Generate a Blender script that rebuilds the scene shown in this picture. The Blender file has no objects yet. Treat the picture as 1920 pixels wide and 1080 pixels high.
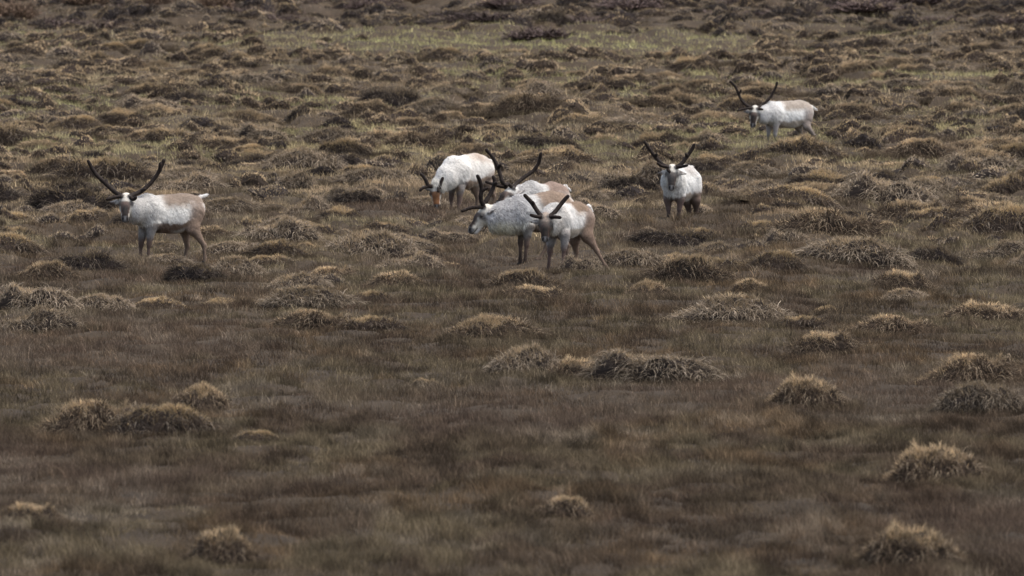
import bpy, math
import numpy as np
R = math.radians
rng = np.random.default_rng(7)
scene = bpy.context.scene
COL = scene.collection

# ------------------------------------------------------------------ camera
CAM_H = 5.7; FPX = 16000.0; HORIZON = -173.0        # photo pixels (1920 wide)
PITCH = math.atan((540 - HORIZON) / FPX)
cd = bpy.data.cameras.new('camera'); cam = bpy.data.objects.new('camera', cd); COL.objects.link(cam)
cam.location = (0, 0, CAM_H); cam.rotation_euler = (math.pi/2 - PITCH, 0, 0)
cd.sensor_width = 36; cd.lens = FPX/1920*36; cd.clip_start = 1; cd.clip_end = 6000
cd.dof.use_dof = True; cd.dof.focus_distance = 137; cd.dof.aperture_fstop = 5.6
scene.camera = cam

# ------------------------------------------------------------------ light
SUN_EL, SUN_AZ = R(66), R(96)       # azimuth from +Y (away from the camera) towards -X
w = bpy.data.worlds.new('World'); scene.world = w; w.use_nodes = True
nt = w.node_tree; bg = nt.nodes['Background']
sky = nt.nodes.new('ShaderNodeTexSky'); sky.sky_type = 'NISHITA'; sky.sun_disc = False
sky.sun_elevation = SUN_EL; sky.sun_rotation = SUN_AZ; sky.dust_density = 4; sky.air_density = 1.0; sky.ozone_density = 0.6
hsv = nt.nodes.new('ShaderNodeHueSaturation'); hsv.inputs['Saturation'].default_value = .72        # thin cloud: a greyer sky
nt.links.new(sky.outputs[0], hsv.inputs['Color']); nt.links.new(hsv.outputs[0], bg.inputs[0]); bg.inputs[1].default_value = 0.15
sd = bpy.data.lights.new('sun', 'SUN'); sun = bpy.data.objects.new('sun', sd); COL.objects.link(sun)
sd.energy = 1.5; sd.angle = R(35); sd.color = (1.0, 0.93, 0.84)
sun.rotation_euler = (R(90) - SUN_EL, 0, 0)
from mathutils import Vector, Matrix
sdir = Vector((math.sin(SUN_AZ)*math.cos(SUN_EL), math.cos(SUN_AZ)*math.cos(SUN_EL), math.sin(SUN_EL)))
sun.rotation_euler = sdir.to_track_quat('Z', 'Y').to_euler()
vs = scene.view_settings; vs.view_transform = 'Standard'; vs.look = 'None'; vs.gamma = 1; vs.exposure = 0.98
cy = scene.cycles
cy.max_bounces = 5; cy.diffuse_bounces = 3; cy.glossy_bounces = 1; cy.transparent_max_bounces = 4; cy.caustics_reflective = False

# ------------------------------------------------------------------ helpers
def smooth(e0, e1, x):
    t = np.clip((x-e0)/(e1-e0), 0, 1); return t*t*(3-2*t)
_perm = np.random.default_rng(3).random((512, 512))
def vnoise(x, y):
    xi = np.floor(x).astype(int); yi = np.floor(y).astype(int); fx = x-xi; fy = y-yi
    fx = fx*fx*(3-2*fx); fy = fy*fy*(3-2*fy)
    g = lambda i, j: _perm[(xi+i) & 511, (yi+j) & 511]
    return (g(0,0)*(1-fx)+g(1,0)*fx)*(1-fy)+(g(0,1)*(1-fx)+g(1,1)*fx)*fy
def fbm(x, y, o=4, ox=0.0):
    x = np.asarray(x, float)+ox; y = np.asarray(y, float)+ox*1.7
    s = 0; a = 0.5; n = 0
    for i in range(o):
        s = s+a*vnoise(x, y); n += a; a *= 0.5; x = x*2.03+17.1; y = y*2.03+5.3
    return s/n
def hummock(x, y):
    x = np.asarray(x, float); y = np.asarray(y, float)
    wx = x+.5*(fbm(x/.9, y/.9, 2, 101)-.5)
    return smooth(.47, .64, fbm(wx/1.25, y/1.7, 2, 111))*smooth(112, 150, y+9*(fbm(x/5, y/7, 2, 121)-.5))
def rise(y):
    r = np.clip(np.asarray(y, float)-292, 0, None); return np.where(r < 200, r*r*0.00020, 8+(r-200)*0.08)
def terrain(x, y):
    x = np.asarray(x, float); y = np.asarray(y, float)
    z = 0.08*(fbm(x/1.3, y/1.6, 3, 11)-0.5)+.07*smooth(.54, .70, fbm(x/.75, y/.9, 2, 203))+hummock(x, y)*(.20+.10*smooth(180, 300, y))*(.5+fbm(x/3, y/4, 2, 131))
    z = z+0.16*(fbm(x/9, y/13, 2, 31)-0.5)
    z = z+np.where(y > 180, np.minimum((y-180)/150, 1)*0.30*(fbm(x/2.7, y/5, 3, 51)-0.5), 0)
    z = z*level(x, y)+rise(y); r = np.clip(y-292, 0, None)
    z = z+np.where(r > 15, np.minimum((r-15)/50, 1)*0.8*(fbm(x/7, y/16, 3, 71)-0.5), 0)
    return z
def ray(px, py):
    c, s = math.cos(PITCH), math.sin(PITCH)
    dx, u = px-960.0, 540.0-py
    return np.array([dx, FPX*c+u*s, -FPX*s+u*c])
def unproj(px, py, Y):
    r = ray(px, py); return np.array([0, 0, CAM_H])+r*(Y/r[1])
def ground(px, py):
    r = ray(px, py); t = CAM_H/-r[2] if r[2] < -1 else 400/r[1]
    Y = r[1]*t
    if Y > 285:
        ys = np.arange(200, 700, 0.5); zz = CAM_H+ys*r[2]/r[1]; rr = np.clip(ys-292, 0, None)
        hit = np.nonzero(zz < rr*rr*0.0002)[0]; Y = ys[hit[0]] if len(hit) else 600
    return np.array([r[0]/r[1]*Y, Y])
def ppm(Y): return FPX/Y

# where the reindeer stand (px, base y): level, trodden ground, kept clear of random tussocks
SPOTS = [(318,492),(880,400),(1010,452),(1015,490),(1070,506),(1275,424),(1485,277)]
spot_w = [ground(a, b_) for a, b_ in SPOTS]
def level(x, y):
    m = np.ones(np.shape(x))
    for q in spot_w: m = np.minimum(m, smooth(.75, 1.5, np.hypot((x-q[0]), (y-q[1])*.8)))
    return m
def new_mat(name, rough=0.9):
    m = bpy.data.materials.new(name); m.use_nodes = True
    b = m.node_tree.nodes['Principled BSDF']; b.inputs['Roughness'].default_value = rough
    b.inputs['Specular IOR Level'].default_value = 0.15
    return m, m.node_tree, b
def attr_mat(name, rough=0.9, rnd=0.0, trans=0.0, noise=0.0, nscale=40.0):
    m, t, b = new_mat(name, rough)
    a = t.nodes.new('ShaderNodeAttribute'); a.attribute_name = 'Col'
    out = a.outputs['Color']
    if rnd > 0:                                   # each tussock a little different
        oi = t.nodes.new('ShaderNodeObjectInfo')
        mr = t.nodes.new('ShaderNodeMapRange'); mr.inputs['To Min'].default_value = 1-rnd; mr.inputs['To Max'].default_value = 1+rnd
        t.links.new(oi.outputs['Random'], mr.inputs['Value'])
        hs = t.nodes.new('ShaderNodeHueSaturation'); t.links.new(out, hs.inputs['Color']); t.links.new(mr.outputs[0], hs.inputs['Value'])
        out = hs.outputs[0]
    if noise > 0:
        tc = t.nodes.new('ShaderNodeTexCoord'); nz = t.nodes.new('ShaderNodeTexNoise'); nz.inputs['Scale'].default_value = nscale
        nz.inputs['Detail'].default_value = 4; t.links.new(tc.outputs['Object'], nz.inputs['Vector'])
        mr = t.nodes.new('ShaderNodeMapRange'); mr.inputs['From Min'].default_value = .3; mr.inputs['From Max'].default_value = .7
        mr.inputs['To Min'].default_value = 1-noise; mr.inputs['To Max'].default_value = 1+noise
        t.links.new(nz.outputs[0], mr.inputs['Value'])
        hs = t.nodes.new('ShaderNodeHueSaturation'); t.links.new(out, hs.inputs['Color']); t.links.new(mr.outputs[0], hs.inputs['Value'])
        out = hs.outputs[0]
    t.links.new(out, b.inputs['Base Color'])
    if trans > 0:
        tr = t.nodes.new('ShaderNodeBsdfTranslucent'); ms = t.nodes.new('ShaderNodeMixShader'); ms.inputs[0].default_value = trans
        mo = t.nodes['Material Output']; t.links.new(out, tr.inputs[0]); t.links.new(b.outputs[0], ms.inputs[1]); t.links.new(tr.outputs[0], ms.inputs[2]); t.links.new(ms.outputs[0], mo.inputs[0])
    return m
M_GRASS = attr_mat('dry_grass', .85, trans=.35)
M_TUS = attr_mat('tussock_grass', .85, rnd=.22, trans=.3)
M_FUR = attr_mat('fur', .8, noise=.13, nscale=28)
M_SKINFUR = attr_mat('fur_underlayer', .9, noise=.2, nscale=60)
M_ANT = attr_mat('velvet_antler', .75, noise=.3, nscale=25)
M_SHRUB = attr_mat('heather_twigs', .9, rnd=.25)
m, t, b = new_mat('dark_eye', .12); b.inputs['Base Color'].default_value = (.006, .004, .003, 1); b.inputs['Specular IOR Level'].default_value = .6; M_EYE = m
m, t, b = new_mat('hoof_horn', .5); b.inputs['Base Color'].default_value = (.02, .017, .015, 1); M_HOOF = m
# bog soil under the grass
m, t, b = new_mat('bog_soil', .95)
tc = t.nodes.new('ShaderNodeNewGeometry'); n1 = t.nodes.new('ShaderNodeTexNoise'); n1.inputs['Scale'].default_value = 1.7; n1.inputs['Detail'].default_value = 8
n2 = t.nodes.new('ShaderNodeTexNoise'); n2.inputs['Scale'].default_value = 22; n2.inputs['Detail'].default_value = 9; n2.inputs['Roughness'].default_value = .72
cr = t.nodes.new('ShaderNodeValToRGB'); cr.color_ramp.elements[0].position = .35; cr.color_ramp.elements[0].color = (.035, .026, .018, 1)
cr.color_ramp.elements[1].position = .68; cr.color_ramp.elements[1].color = (.095, .071, .047, 1)
mx = t.nodes.new('ShaderNodeMath'); mx.operation = 'MULTIPLY_ADD'; mx.inputs[1].default_value = .5
t.links.new(tc.outputs['Position'], n1.inputs['Vector']); t.links.new(tc.outputs['Position'], n2.inputs['Vector'])
hf = t.nodes.new('ShaderNodeMath'); hf.operation = 'MULTIPLY'; hf.inputs[1].default_value = .5
t.links.new(n1.outputs[0], hf.inputs[0]); t.links.new(n2.outputs[0], mx.inputs[0]); t.links.new(hf.outputs[0], mx.inputs[2])
t.links.new(mx.outputs[0], cr.inputs[0]); t.links.new(cr.outputs[0], b.inputs['Base Color'])
bp = t.nodes.new('ShaderNodeBump'); bp.inputs['Strength'].default_value = 1.0; bp.inputs['Distance'].default_value = .07
t.links.new(n2.outputs[0], bp.inputs['Height']); t.links.new(bp.outputs[0], b.inputs['Normal']); M_SOIL = m

def mesh_np(name, V, loops, starts, col=None, mats=(), smooth_=False, matidx=None):
    me = bpy.data.meshes.new(name)
    V = np.ascontiguousarray(V, np.float32)
    me.vertices.add(len(V)); me.vertices.foreach_set('co', V.ravel())
    me.loops.add(len(loops)); me.loops.foreach_set('vertex_index', np.ascontiguousarray(loops, np.int32))
    me.polygons.add(len(starts)); me.polygons.foreach_set('loop_start', np.ascontiguousarray(starts, np.int32))
    if matidx is not None: me.polygons.foreach_set('material_index', np.ascontiguousarray(matidx, np.int32))
    me.polygons.foreach_set('use_smooth', np.full(len(starts), smooth_))
    if col is not None:
        c = me.attributes.new('Col', 'FLOAT_COLOR', 'POINT')
        cc = np.ones((len(V), 4), np.float32); cc[:, :3] = col; c.data.foreach_set('color', cc.ravel())
    me.update(calc_edges=True)
    for m in mats: me.materials.append(m)
    return me
def add_obj(name, me, parent=None, loc=None):
    o = bpy.data.objects.new(name, me); COL.objects.link(o)
    if parent is not None: o.parent = parent
    if loc is not None: o.location = loc
    return o

def strips(P, W, N, C):
    """P (n,k,3) polylines, W (n,k) half widths, N (n,3) side direction, C (n,3) colour -> verts, loops, starts, cols; last point is a tip."""
    n, k = P.shape[:2]
    L = P[:, :-1]-N[:, None, :]*W[:, :-1, None]; Rr = P[:, :-1]+N[:, None, :]*W[:, :-1, None]
    V = np.concatenate([np.stack([L, Rr], 2).reshape(n, -1, 3), P[:, -1:]], 1)      # 2(k-1)+1 verts
    m = 2*(k-1)+1; base = (np.arange(n)*m)[:, None]
    lp = []; cnt = []
    for i in range(k-2):
        lp += [2*i, 2*i+1, 2*i+3, 2*i+2]; cnt += [4]
    lp += [2*(k-2), 2*(k-2)+1, 2*(k-1)]; cnt += [3]
    loops = (base+np.array(lp)[None]).ravel()
    st = np.concatenate([[0], np.cumsum(cnt)[:-1]])
    starts = (np.arange(n)[:, None]*len(lp)+st[None]).ravel()
    cols = np.repeat(C, m, 0)
    return V.reshape(-1, 3), loops, starts, cols
def merge(parts):
    V = []; Lp = []; S = []; C = []; MI = []; nv = 0; nl = 0
    for p in parts:
        v, l, s, c = p[:4]
        V.append(v); Lp.append(l+nv); S.append(s+nl); C.append(c); MI.append(np.full(len(s), p[4] if len(p) > 4 else 0)); nv += len(v); nl += len(l)
    return np.concatenate(V), np.concatenate(Lp), np.concatenate(S), np.concatenate(C), np.concatenate(MI)

# ------------------------------------------------------------------ ground
def axis_steps(segs):
    out = []
    for a, b_, st in segs: out.append(np.arange(a, b_, st))
    return np.concatenate(out+[[segs[-1][1]]])
def make_ground():
    xs = axis_steps([(-1500, -200, 130), (-200, -30, 17), (-30, 30, .22), (30, 200, 17), (200, 1500, 130)])
    ys = axis_steps([(-300, 40, 34), (40, 66, 2), (66, 165, .22), (165, 250, .32), (250, 420, .6), (420, 700, 14), (700, 2500, 150)])
    X, Y = np.meshgrid(xs, ys); Z = terrain(X, Y)
    V = np.stack([X, Y, Z], -1).reshape(-1, 3); nx = len(xs); ny = len(ys)
    i = (np.arange(ny-1)[:, None]*nx+np.arange(nx-1)[None]).ravel()
    q = np.stack([i, i+1, i+1+nx, i+nx], 1)
    me = mesh_np('ground', V, q.ravel(), np.arange(len(q))*4, None, (M_SOIL,), True)
    o = add_obj('ground', me); o['kind'] = 'structure'
make_ground()

# ------------------------------------------------------------------ tussock layout
# (left px, right px, base y, top y, style, label)   styles: G gold, S silver straw, B brown, D dark heathery
T = [
 (90,268,828,757,'G','wide golden topped tussock, left half of the long mound at lower left'),
 (195,405,834,772,'B','long brown tussock tapering right, right half of the mound at lower left'),
 (325,422,772,724,'G','small golden tufted tussock just above the long mound at lower left'),
 (430,530,842,812,'B','low flat brown tussock right of the long mound at lower left'),
 (-5,105,1003,957,'G','golden topped tussock cut by the left edge near the bottom'),
 (345,482,1076,1000,'G','round golden rimmed tussock at the bottom edge, left of centre'),
 (1010,1112,990,946,'G','blurred golden capped tussock near the bottom, right of the centre line'),
 (1635,1785,1078,1006,'G','dark sided golden tussock near the bottom right corner'),
 (1680,1832,916,845,'G','wide domed tussock with pale crown alone at lower right'),
 (930,1048,712,657,'S','silver haired tussock at the left end of the long central ridge'),
 (1035,1135,716,676,'G','golden tussock in the middle of the long central ridge'),
 (1115,1325,722,668,'S','longest low tussock forming the right end of the long central ridge'),
 (1755,1912,727,667,'G','big golden tussock with silver front by the right edge'),
 (1768,1915,782,722,'S','grey straw tussock just below the big golden one by the right edge'),
 (1458,1568,776,720,'G','bright gold tufted tussock standing alone right of the central ridge'),
 (1490,1602,672,626,'G','small gold crested tussock below the broad grey one on the right'),
 (1622,1748,633,591,'G','gold crested tussock with dark skirts, middle of the right half'),
 (1283,1482,620,558,'S','broad purple grey tussock with curly straw, largest of the right half'),
 (1462,1552,628,594,'B','small brown tussock touching the right foot of the broad grey one'),
 (1520,1582,602,580,'B','tiny brown tussock just right of the broad grey one'),
 (1780,1925,607,567,'G','long tan tussock running off the right edge'),
 (1640,1742,557,512,'G','upright golden tussock with black base on the right'),
 (1655,1735,580,555,'S','little grey tussock directly under the upright golden one'),
 (1368,1442,562,534,'G','small spiky tussock just above the broad purple grey one'),
 (1210,1372,548,490,'G','large golden rimmed tussock right of the stepping reindeer'),
 (1172,1254,569,526,'G','small gold tussock leaning on the large golden rimmed one'),
 (1395,1517,534,489,'B','dark brown tussock right of the large golden rimmed one'),
 (840,985,650,598,'G','round dark fronted tussock alone below the three close reindeer'),
 (765,822,727,707,'B','tiny brown tussock on the flat left of the central ridge'),
 (528,662,631,586,'G','olive and gold tussock, left of a pair left of centre'),
 (640,748,633,596,'B','brown tussock, right of a pair left of centre'),
 (484,668,593,546,'S','wide straw covered tussock behind the olive pair left of centre'),
 (500,612,556,519,'S','pale tussock above the wide straw covered one'),
 (574,668,531,496,'G','golden backed tussock at the top of the stack left of centre'),
 (658,735,580,548,'B','small twiggy tussock right of the wide straw covered one'),
 (680,802,553,513,'G','tan tussock with ragged dark front left of centre'),
 (718,836,520,484,'S','grey straw tussock behind the ragged tan one'),
 (942,1062,576,543,'G','curved golden tussock below the head of the stepping reindeer'),
 (905,1052,551,505,'G','broad tan tussock at the feet of the low headed reindeer'),
 (1050,1122,528,494,'S','small grey tussock between the legs of the stepping reindeer'),
 (-10,142,634,586,'S','dark straw tussock at the left edge, lower of two'),
 (-10,132,598,540,'S','tall grey tussock with pale cap at the left edge, upper of two'),
 (134,248,593,554,'S','silver white tussock right of the two at the left edge'),
 (242,342,588,560,'B','low brown tussock right of the silver white one'),
 (368,462,586,567,'B','very low dark ridge like tussock below the leftmost reindeer'),
 (308,428,546,509,'D','black fronted round tussock just under the leftmost reindeer'),
 (33,138,544,503,'G','gold and green tussock at left below the dark bushy one'),
 (92,216,530,486,'D','dark bushy tussock with bare twigs left of the leftmost reindeer'),
 (394,492,531,489,'S','grey tussock right of the hind hooves of the leftmost reindeer'),
 (268,352,508,487,'S','pale straw tussock between the hooves of the leftmost reindeer'),
 (1518,1702,514,463,'S','huge grey tangled tussock in the right half'),
 (1698,1802,507,469,'D','dark tussock right of the huge grey tangled one'),
 (1893,1935,516,485,'S','grey tussock cut by the right edge below the crowded ones'),
 (1288,1392,487,454,'S','straw covered tussock below the front facing reindeer'),
 (1118,1242,508,468,'S','tangled grey tussock right of the stepping reindeer hind leg'),
 (636,792,483,442,'S','large curly grey tussock left of the low headed reindeer'),
 (655,765,456,424,'B','brown tussock resting on the large curly grey one'),
 (484,572,462,422,'S','round grey tussock halfway between leftmost reindeer and the close group'),
 (598,682,441,410,'B','brown tussock left of the curly grey one'),
 (660,735,378,345,'B','dark brown tussock left of the grazing reindeer'),
 (583,712,336,302,'D','wide patch of dark heather like tussock left of the grazing reindeer'),
 (318,415,328,298,'D','black tussock right of the leftmost reindeer antlers'),
 (405,505,330,300,'D','dark low tussock continuing right of the black one behind leftmost reindeer'),
 (358,480,291,256,'G','large golden capped tussock above the leftmost reindeer back'),
 (350,472,257,234,'D','dark long tussock above the golden capped one'),
 (235,305,271,249,'G','small golden tussock above the leftmost reindeer antlers'),
 (955,1092,303,268,'D','dark spread tussock behind the antlers of the close group'),
 (1130,1232,384,352,'D','dark tussock just left of the front facing reindeer'),
 (1150,1240,242,222,'D','dark flat tussock above the front facing reindeer'),
 (1225,1300,505,474,'B','brown tussock in front of the front facing reindeer'),
 (1480,1590,385,352,'G','gold tussock right of the front facing reindeer'),
 (1780,1870,412,372,'G','round gold tussock near the right edge, middle height'),
 (1600,1700,350,318,'D','dark tussock below the far reindeer, right of it'),
 (540,612,488,463,'B','small brown tussock below the round grey one'),
 (863,940,452,425,'S','grey tussock under the muzzle of the low headed reindeer'),
]
T = [(max(a, -30), b_, c, d, e, f) for a, b_, c, d, e, f in T]
tuss = []     # x, y, width, height, style, label or None
for l, r_, yb, yt, stl, lab in T:
    g = ground((l+r_)/2, yb-3); s = ppm(g[1]); wd = (r_-l)/s
    wd *= (1.35 if g[1] < 115 else 1.25); tuss.append((g[0], g[1]+wd*.30, wd, max(.12, (yb-yt)/s*(.95 if g[1] < 110 else .85)), stl, lab))

def zone_density(x, y):
    s = ppm(y); py = HORIZON+(CAM_H-float(rise(y)))*s; px = 960+x*s
    return px, py
pts = np.array([(a[0], a[1], a[2]) for a in tuss])
cand = []
grid = {}
def near_ok(x, y, wd):
    k = (int(x//3), int(y//3))
    for i in (-1, 0, 1):
        for j in (-1, 0, 1):
            for (qx, qy, qw) in grid.get((k[0]+i, k[1]+j), ()):
                if ((x-qx)/((wd+qw)*.42))**2+((y-qy)/((wd+qw)*.55))**2 < 1: return False
    return True
def put(x, y, wd): grid.setdefault((int(x//3), int(y//3)), []).append((x, y, wd))
for a in tuss: put(a[0], a[1], a[2])
for i in range(16000):
    Y = math.sqrt(rng.uniform(125**2, 392**2)); X = rng.uniform(-.5, .5)*(Y*.13+4)
    px, py = zone_density(X, Y)
    dens = smooth(560, 440, py) * (0.55+0.6*(fbm(X/6, Y/9, 2, 5)-.2))
    dens *= 1-.93*math.exp(-((px-960)/480)**4-((py-94)/27)**2)       # green flat
    if py < 60: dens = 1
    if abs(px-960) < 470 and 70 < py < 116 and rng.random() < .93: continue
    if rng.random() > dens*.62: continue
    wd = rng.uniform(.45, 1.15) if rng.random() < .66 else rng.uniform(1.1, 2.3)
    ok = all(abs(X-q[0]) > .85+wd*.5 or not (-1.2-wd*.6 < Y-q[1] < 1.0+wd*.5) for q in spot_w)
    if not ok or not near_ok(X, Y, wd) or (Y > 250 and wd < .6): continue
    h = wd*rng.uniform(.22, .36)*(1.0 if wd < 1 else .70)
    if any(abs(X*q[1]/Y-q[0]) < .85+wd*.5 and 0 < q[1]-Y < 9 and h+.06 > .036*(q[1]-Y) for q in spot_w): continue
    put(X, Y, wd)
    f = fbm(X/14, Y/25, 2, 91)
    if py < 70: stl = rng.choice(list('DDDBS'))
    elif py < 200: stl = rng.choice(list('GGBSBG'))
    elif py < 330: stl = rng.choice(list('GGBGBSGD'))
    else: stl = rng.choice(list('GSSBSDB'))
    tuss.append((X, Y, wd, h, str(stl), None))

# ------------------------------------------------------------------ grass
def grass_color(x, y, n):
    """dead bog grass colour by place: brown near, tan and yellow green further off"""
    near = np.array([.120, .093, .057]); tan = np.array([.385, .315, .185]); rust = np.array([.135, .080, .044])
    green = np.array([.56, .53, .23]); grey = np.array([.270, .222, .165]); dark = np.array([.075, .052, .036]); plum = np.array([.130, .092, .068])
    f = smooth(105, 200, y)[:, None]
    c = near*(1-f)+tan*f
    n1 = fbm(x/1.3, y/3.0, 3, 3); n2 = fbm(x/2.2, y/5.5, 3, 23); n3 = fbm(x/.45, y/.9, 3, 43); n4 = fbm(x/6, y/11, 2, 63); n5 = fbm(x/.8, y/2.0, 2, 143)
    def mixin(c, t, a): a = a[:, None]; return c*(1-a)+t*a
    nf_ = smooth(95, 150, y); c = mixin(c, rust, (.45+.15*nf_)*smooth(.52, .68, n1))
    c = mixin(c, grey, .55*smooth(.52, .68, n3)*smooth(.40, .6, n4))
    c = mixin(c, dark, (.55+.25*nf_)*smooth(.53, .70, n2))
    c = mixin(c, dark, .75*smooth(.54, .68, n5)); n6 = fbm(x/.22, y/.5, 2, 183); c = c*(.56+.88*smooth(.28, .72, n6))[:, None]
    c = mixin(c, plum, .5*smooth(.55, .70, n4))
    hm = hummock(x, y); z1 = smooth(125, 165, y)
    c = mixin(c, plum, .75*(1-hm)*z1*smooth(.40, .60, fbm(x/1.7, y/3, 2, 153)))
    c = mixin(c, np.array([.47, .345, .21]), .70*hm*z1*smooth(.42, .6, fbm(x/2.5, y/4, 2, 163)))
    g = smooth(150, 240, y)*smooth(.46, .62, fbm(x/5, y/14, 3, 83))*.50
    px = 960+x*FPX/y; py = HORIZON+(CAM_H-rise(y))*FPX/y
    g = np.maximum(g, .95*np.exp(-((px-960)/470)**4-((py-93)/27)**2))
    g = np.maximum(g, .55*np.exp(-((px-150)/300)**2-((py-215)/30)**2))
    c = mixin(c, green, g); c = c*(1-.15*g)[:, None]
    top = smooth(66, 44, py+36*(fbm(x/6, y/14, 2, 173)-.5))*.75
    c = mixin(c, np.array([.115, .082, .068]), top)
    c = c*(0.45+.95*n[:, None]+.9*(n[:, None] > .94))
    return c
def tramp(x, y):          # grazed and trodden round the animals
    m = np.ones(len(x))
    for q in spot_w: m = np.minimum(m, .36+.64*smooth(.7, 2.2, np.hypot((x-q[0]), (y-q[1])*.8)))
    return m
def make_grass():
    parts = []
    bands = [(69, 95), (95, 125), (125, 165), (165, 215), (215, 280), (280, 400)]
    for bi, (y0, y1) in enumerate(bands):
        ym = (y0+y1)/2; sr = FPX/ym*.533; pxm2 = sr*sr*CAM_H/ym
        rho = pxm2*(2.2 if ym < 130 else 4.0 if ym < 150 else 3.6 if ym < 200 else (3.0 if ym < 280 else 3.0))
        A = .5*(y1-y0)*((y0*.12*1.06+4)+(y1*.12*1.06+4))
        n = int(rho*A)
        Y = np.sqrt(rng.uniform(y0**2, y1**2, n)) if ym > 0 else 0
        X = rng.uniform(-.5, .5, n)*(Y*.12*1.06+4)
        # clumping: jitter towards clump centres, thin hollows
        keep = rng.random(n) < .25+1.5*smooth(.3, .62, fbm(X/.35, Y/.35, 2, 13))
        X, Y = X[keep], Y[keep]; n = len(X)
        Z = terrain(X, Y)
        hgt = (.042+.056*rng.random(n))*(.60+.9*fbm(X/1.1, Y/1.6, 2, 33))*(.45+1.2*smooth(.25, .7, fbm(X/.30, Y/.45, 2, 193)))*tramp(X, Y)*(1+.5*smooth(150, 300, Y))
        wdt = np.clip(.24/(FPX/Y*.533), .0016, .02)*rng.uniform(.7, 1.4, n)
        lean = rng.normal(0, .50, n)-.10+.5*(fbm(X/.8, Y/1.2, 2, 53)-.5); lean2 = rng.normal(0, .3, n)
        kk = 3 if ym < 200 else 2
        yaw = rng.uniform(-.9, .9, n); N = np.stack([np.cos(yaw), np.sin(yaw), np.zeros(n)], 1)
        P = np.zeros((n, kk, 3)); W = np.zeros((n, kk))
        for j in range(kk):
            u = j/(kk-1); P[:, j, 0] = X+lean*hgt*u**1.7; P[:, j, 1] = Y+lean2*hgt*u**1.7; P[:, j, 2] = Z-.01+(hgt+.01)*u*(1-.15*u*np.abs(lean))
            W[:, j] = wdt*(1-.5*u)
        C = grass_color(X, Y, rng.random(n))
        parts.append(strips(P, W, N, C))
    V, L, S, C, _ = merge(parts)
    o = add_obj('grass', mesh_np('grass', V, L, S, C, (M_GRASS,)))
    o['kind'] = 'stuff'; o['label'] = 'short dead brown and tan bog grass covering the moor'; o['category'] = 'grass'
make_grass()

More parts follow.
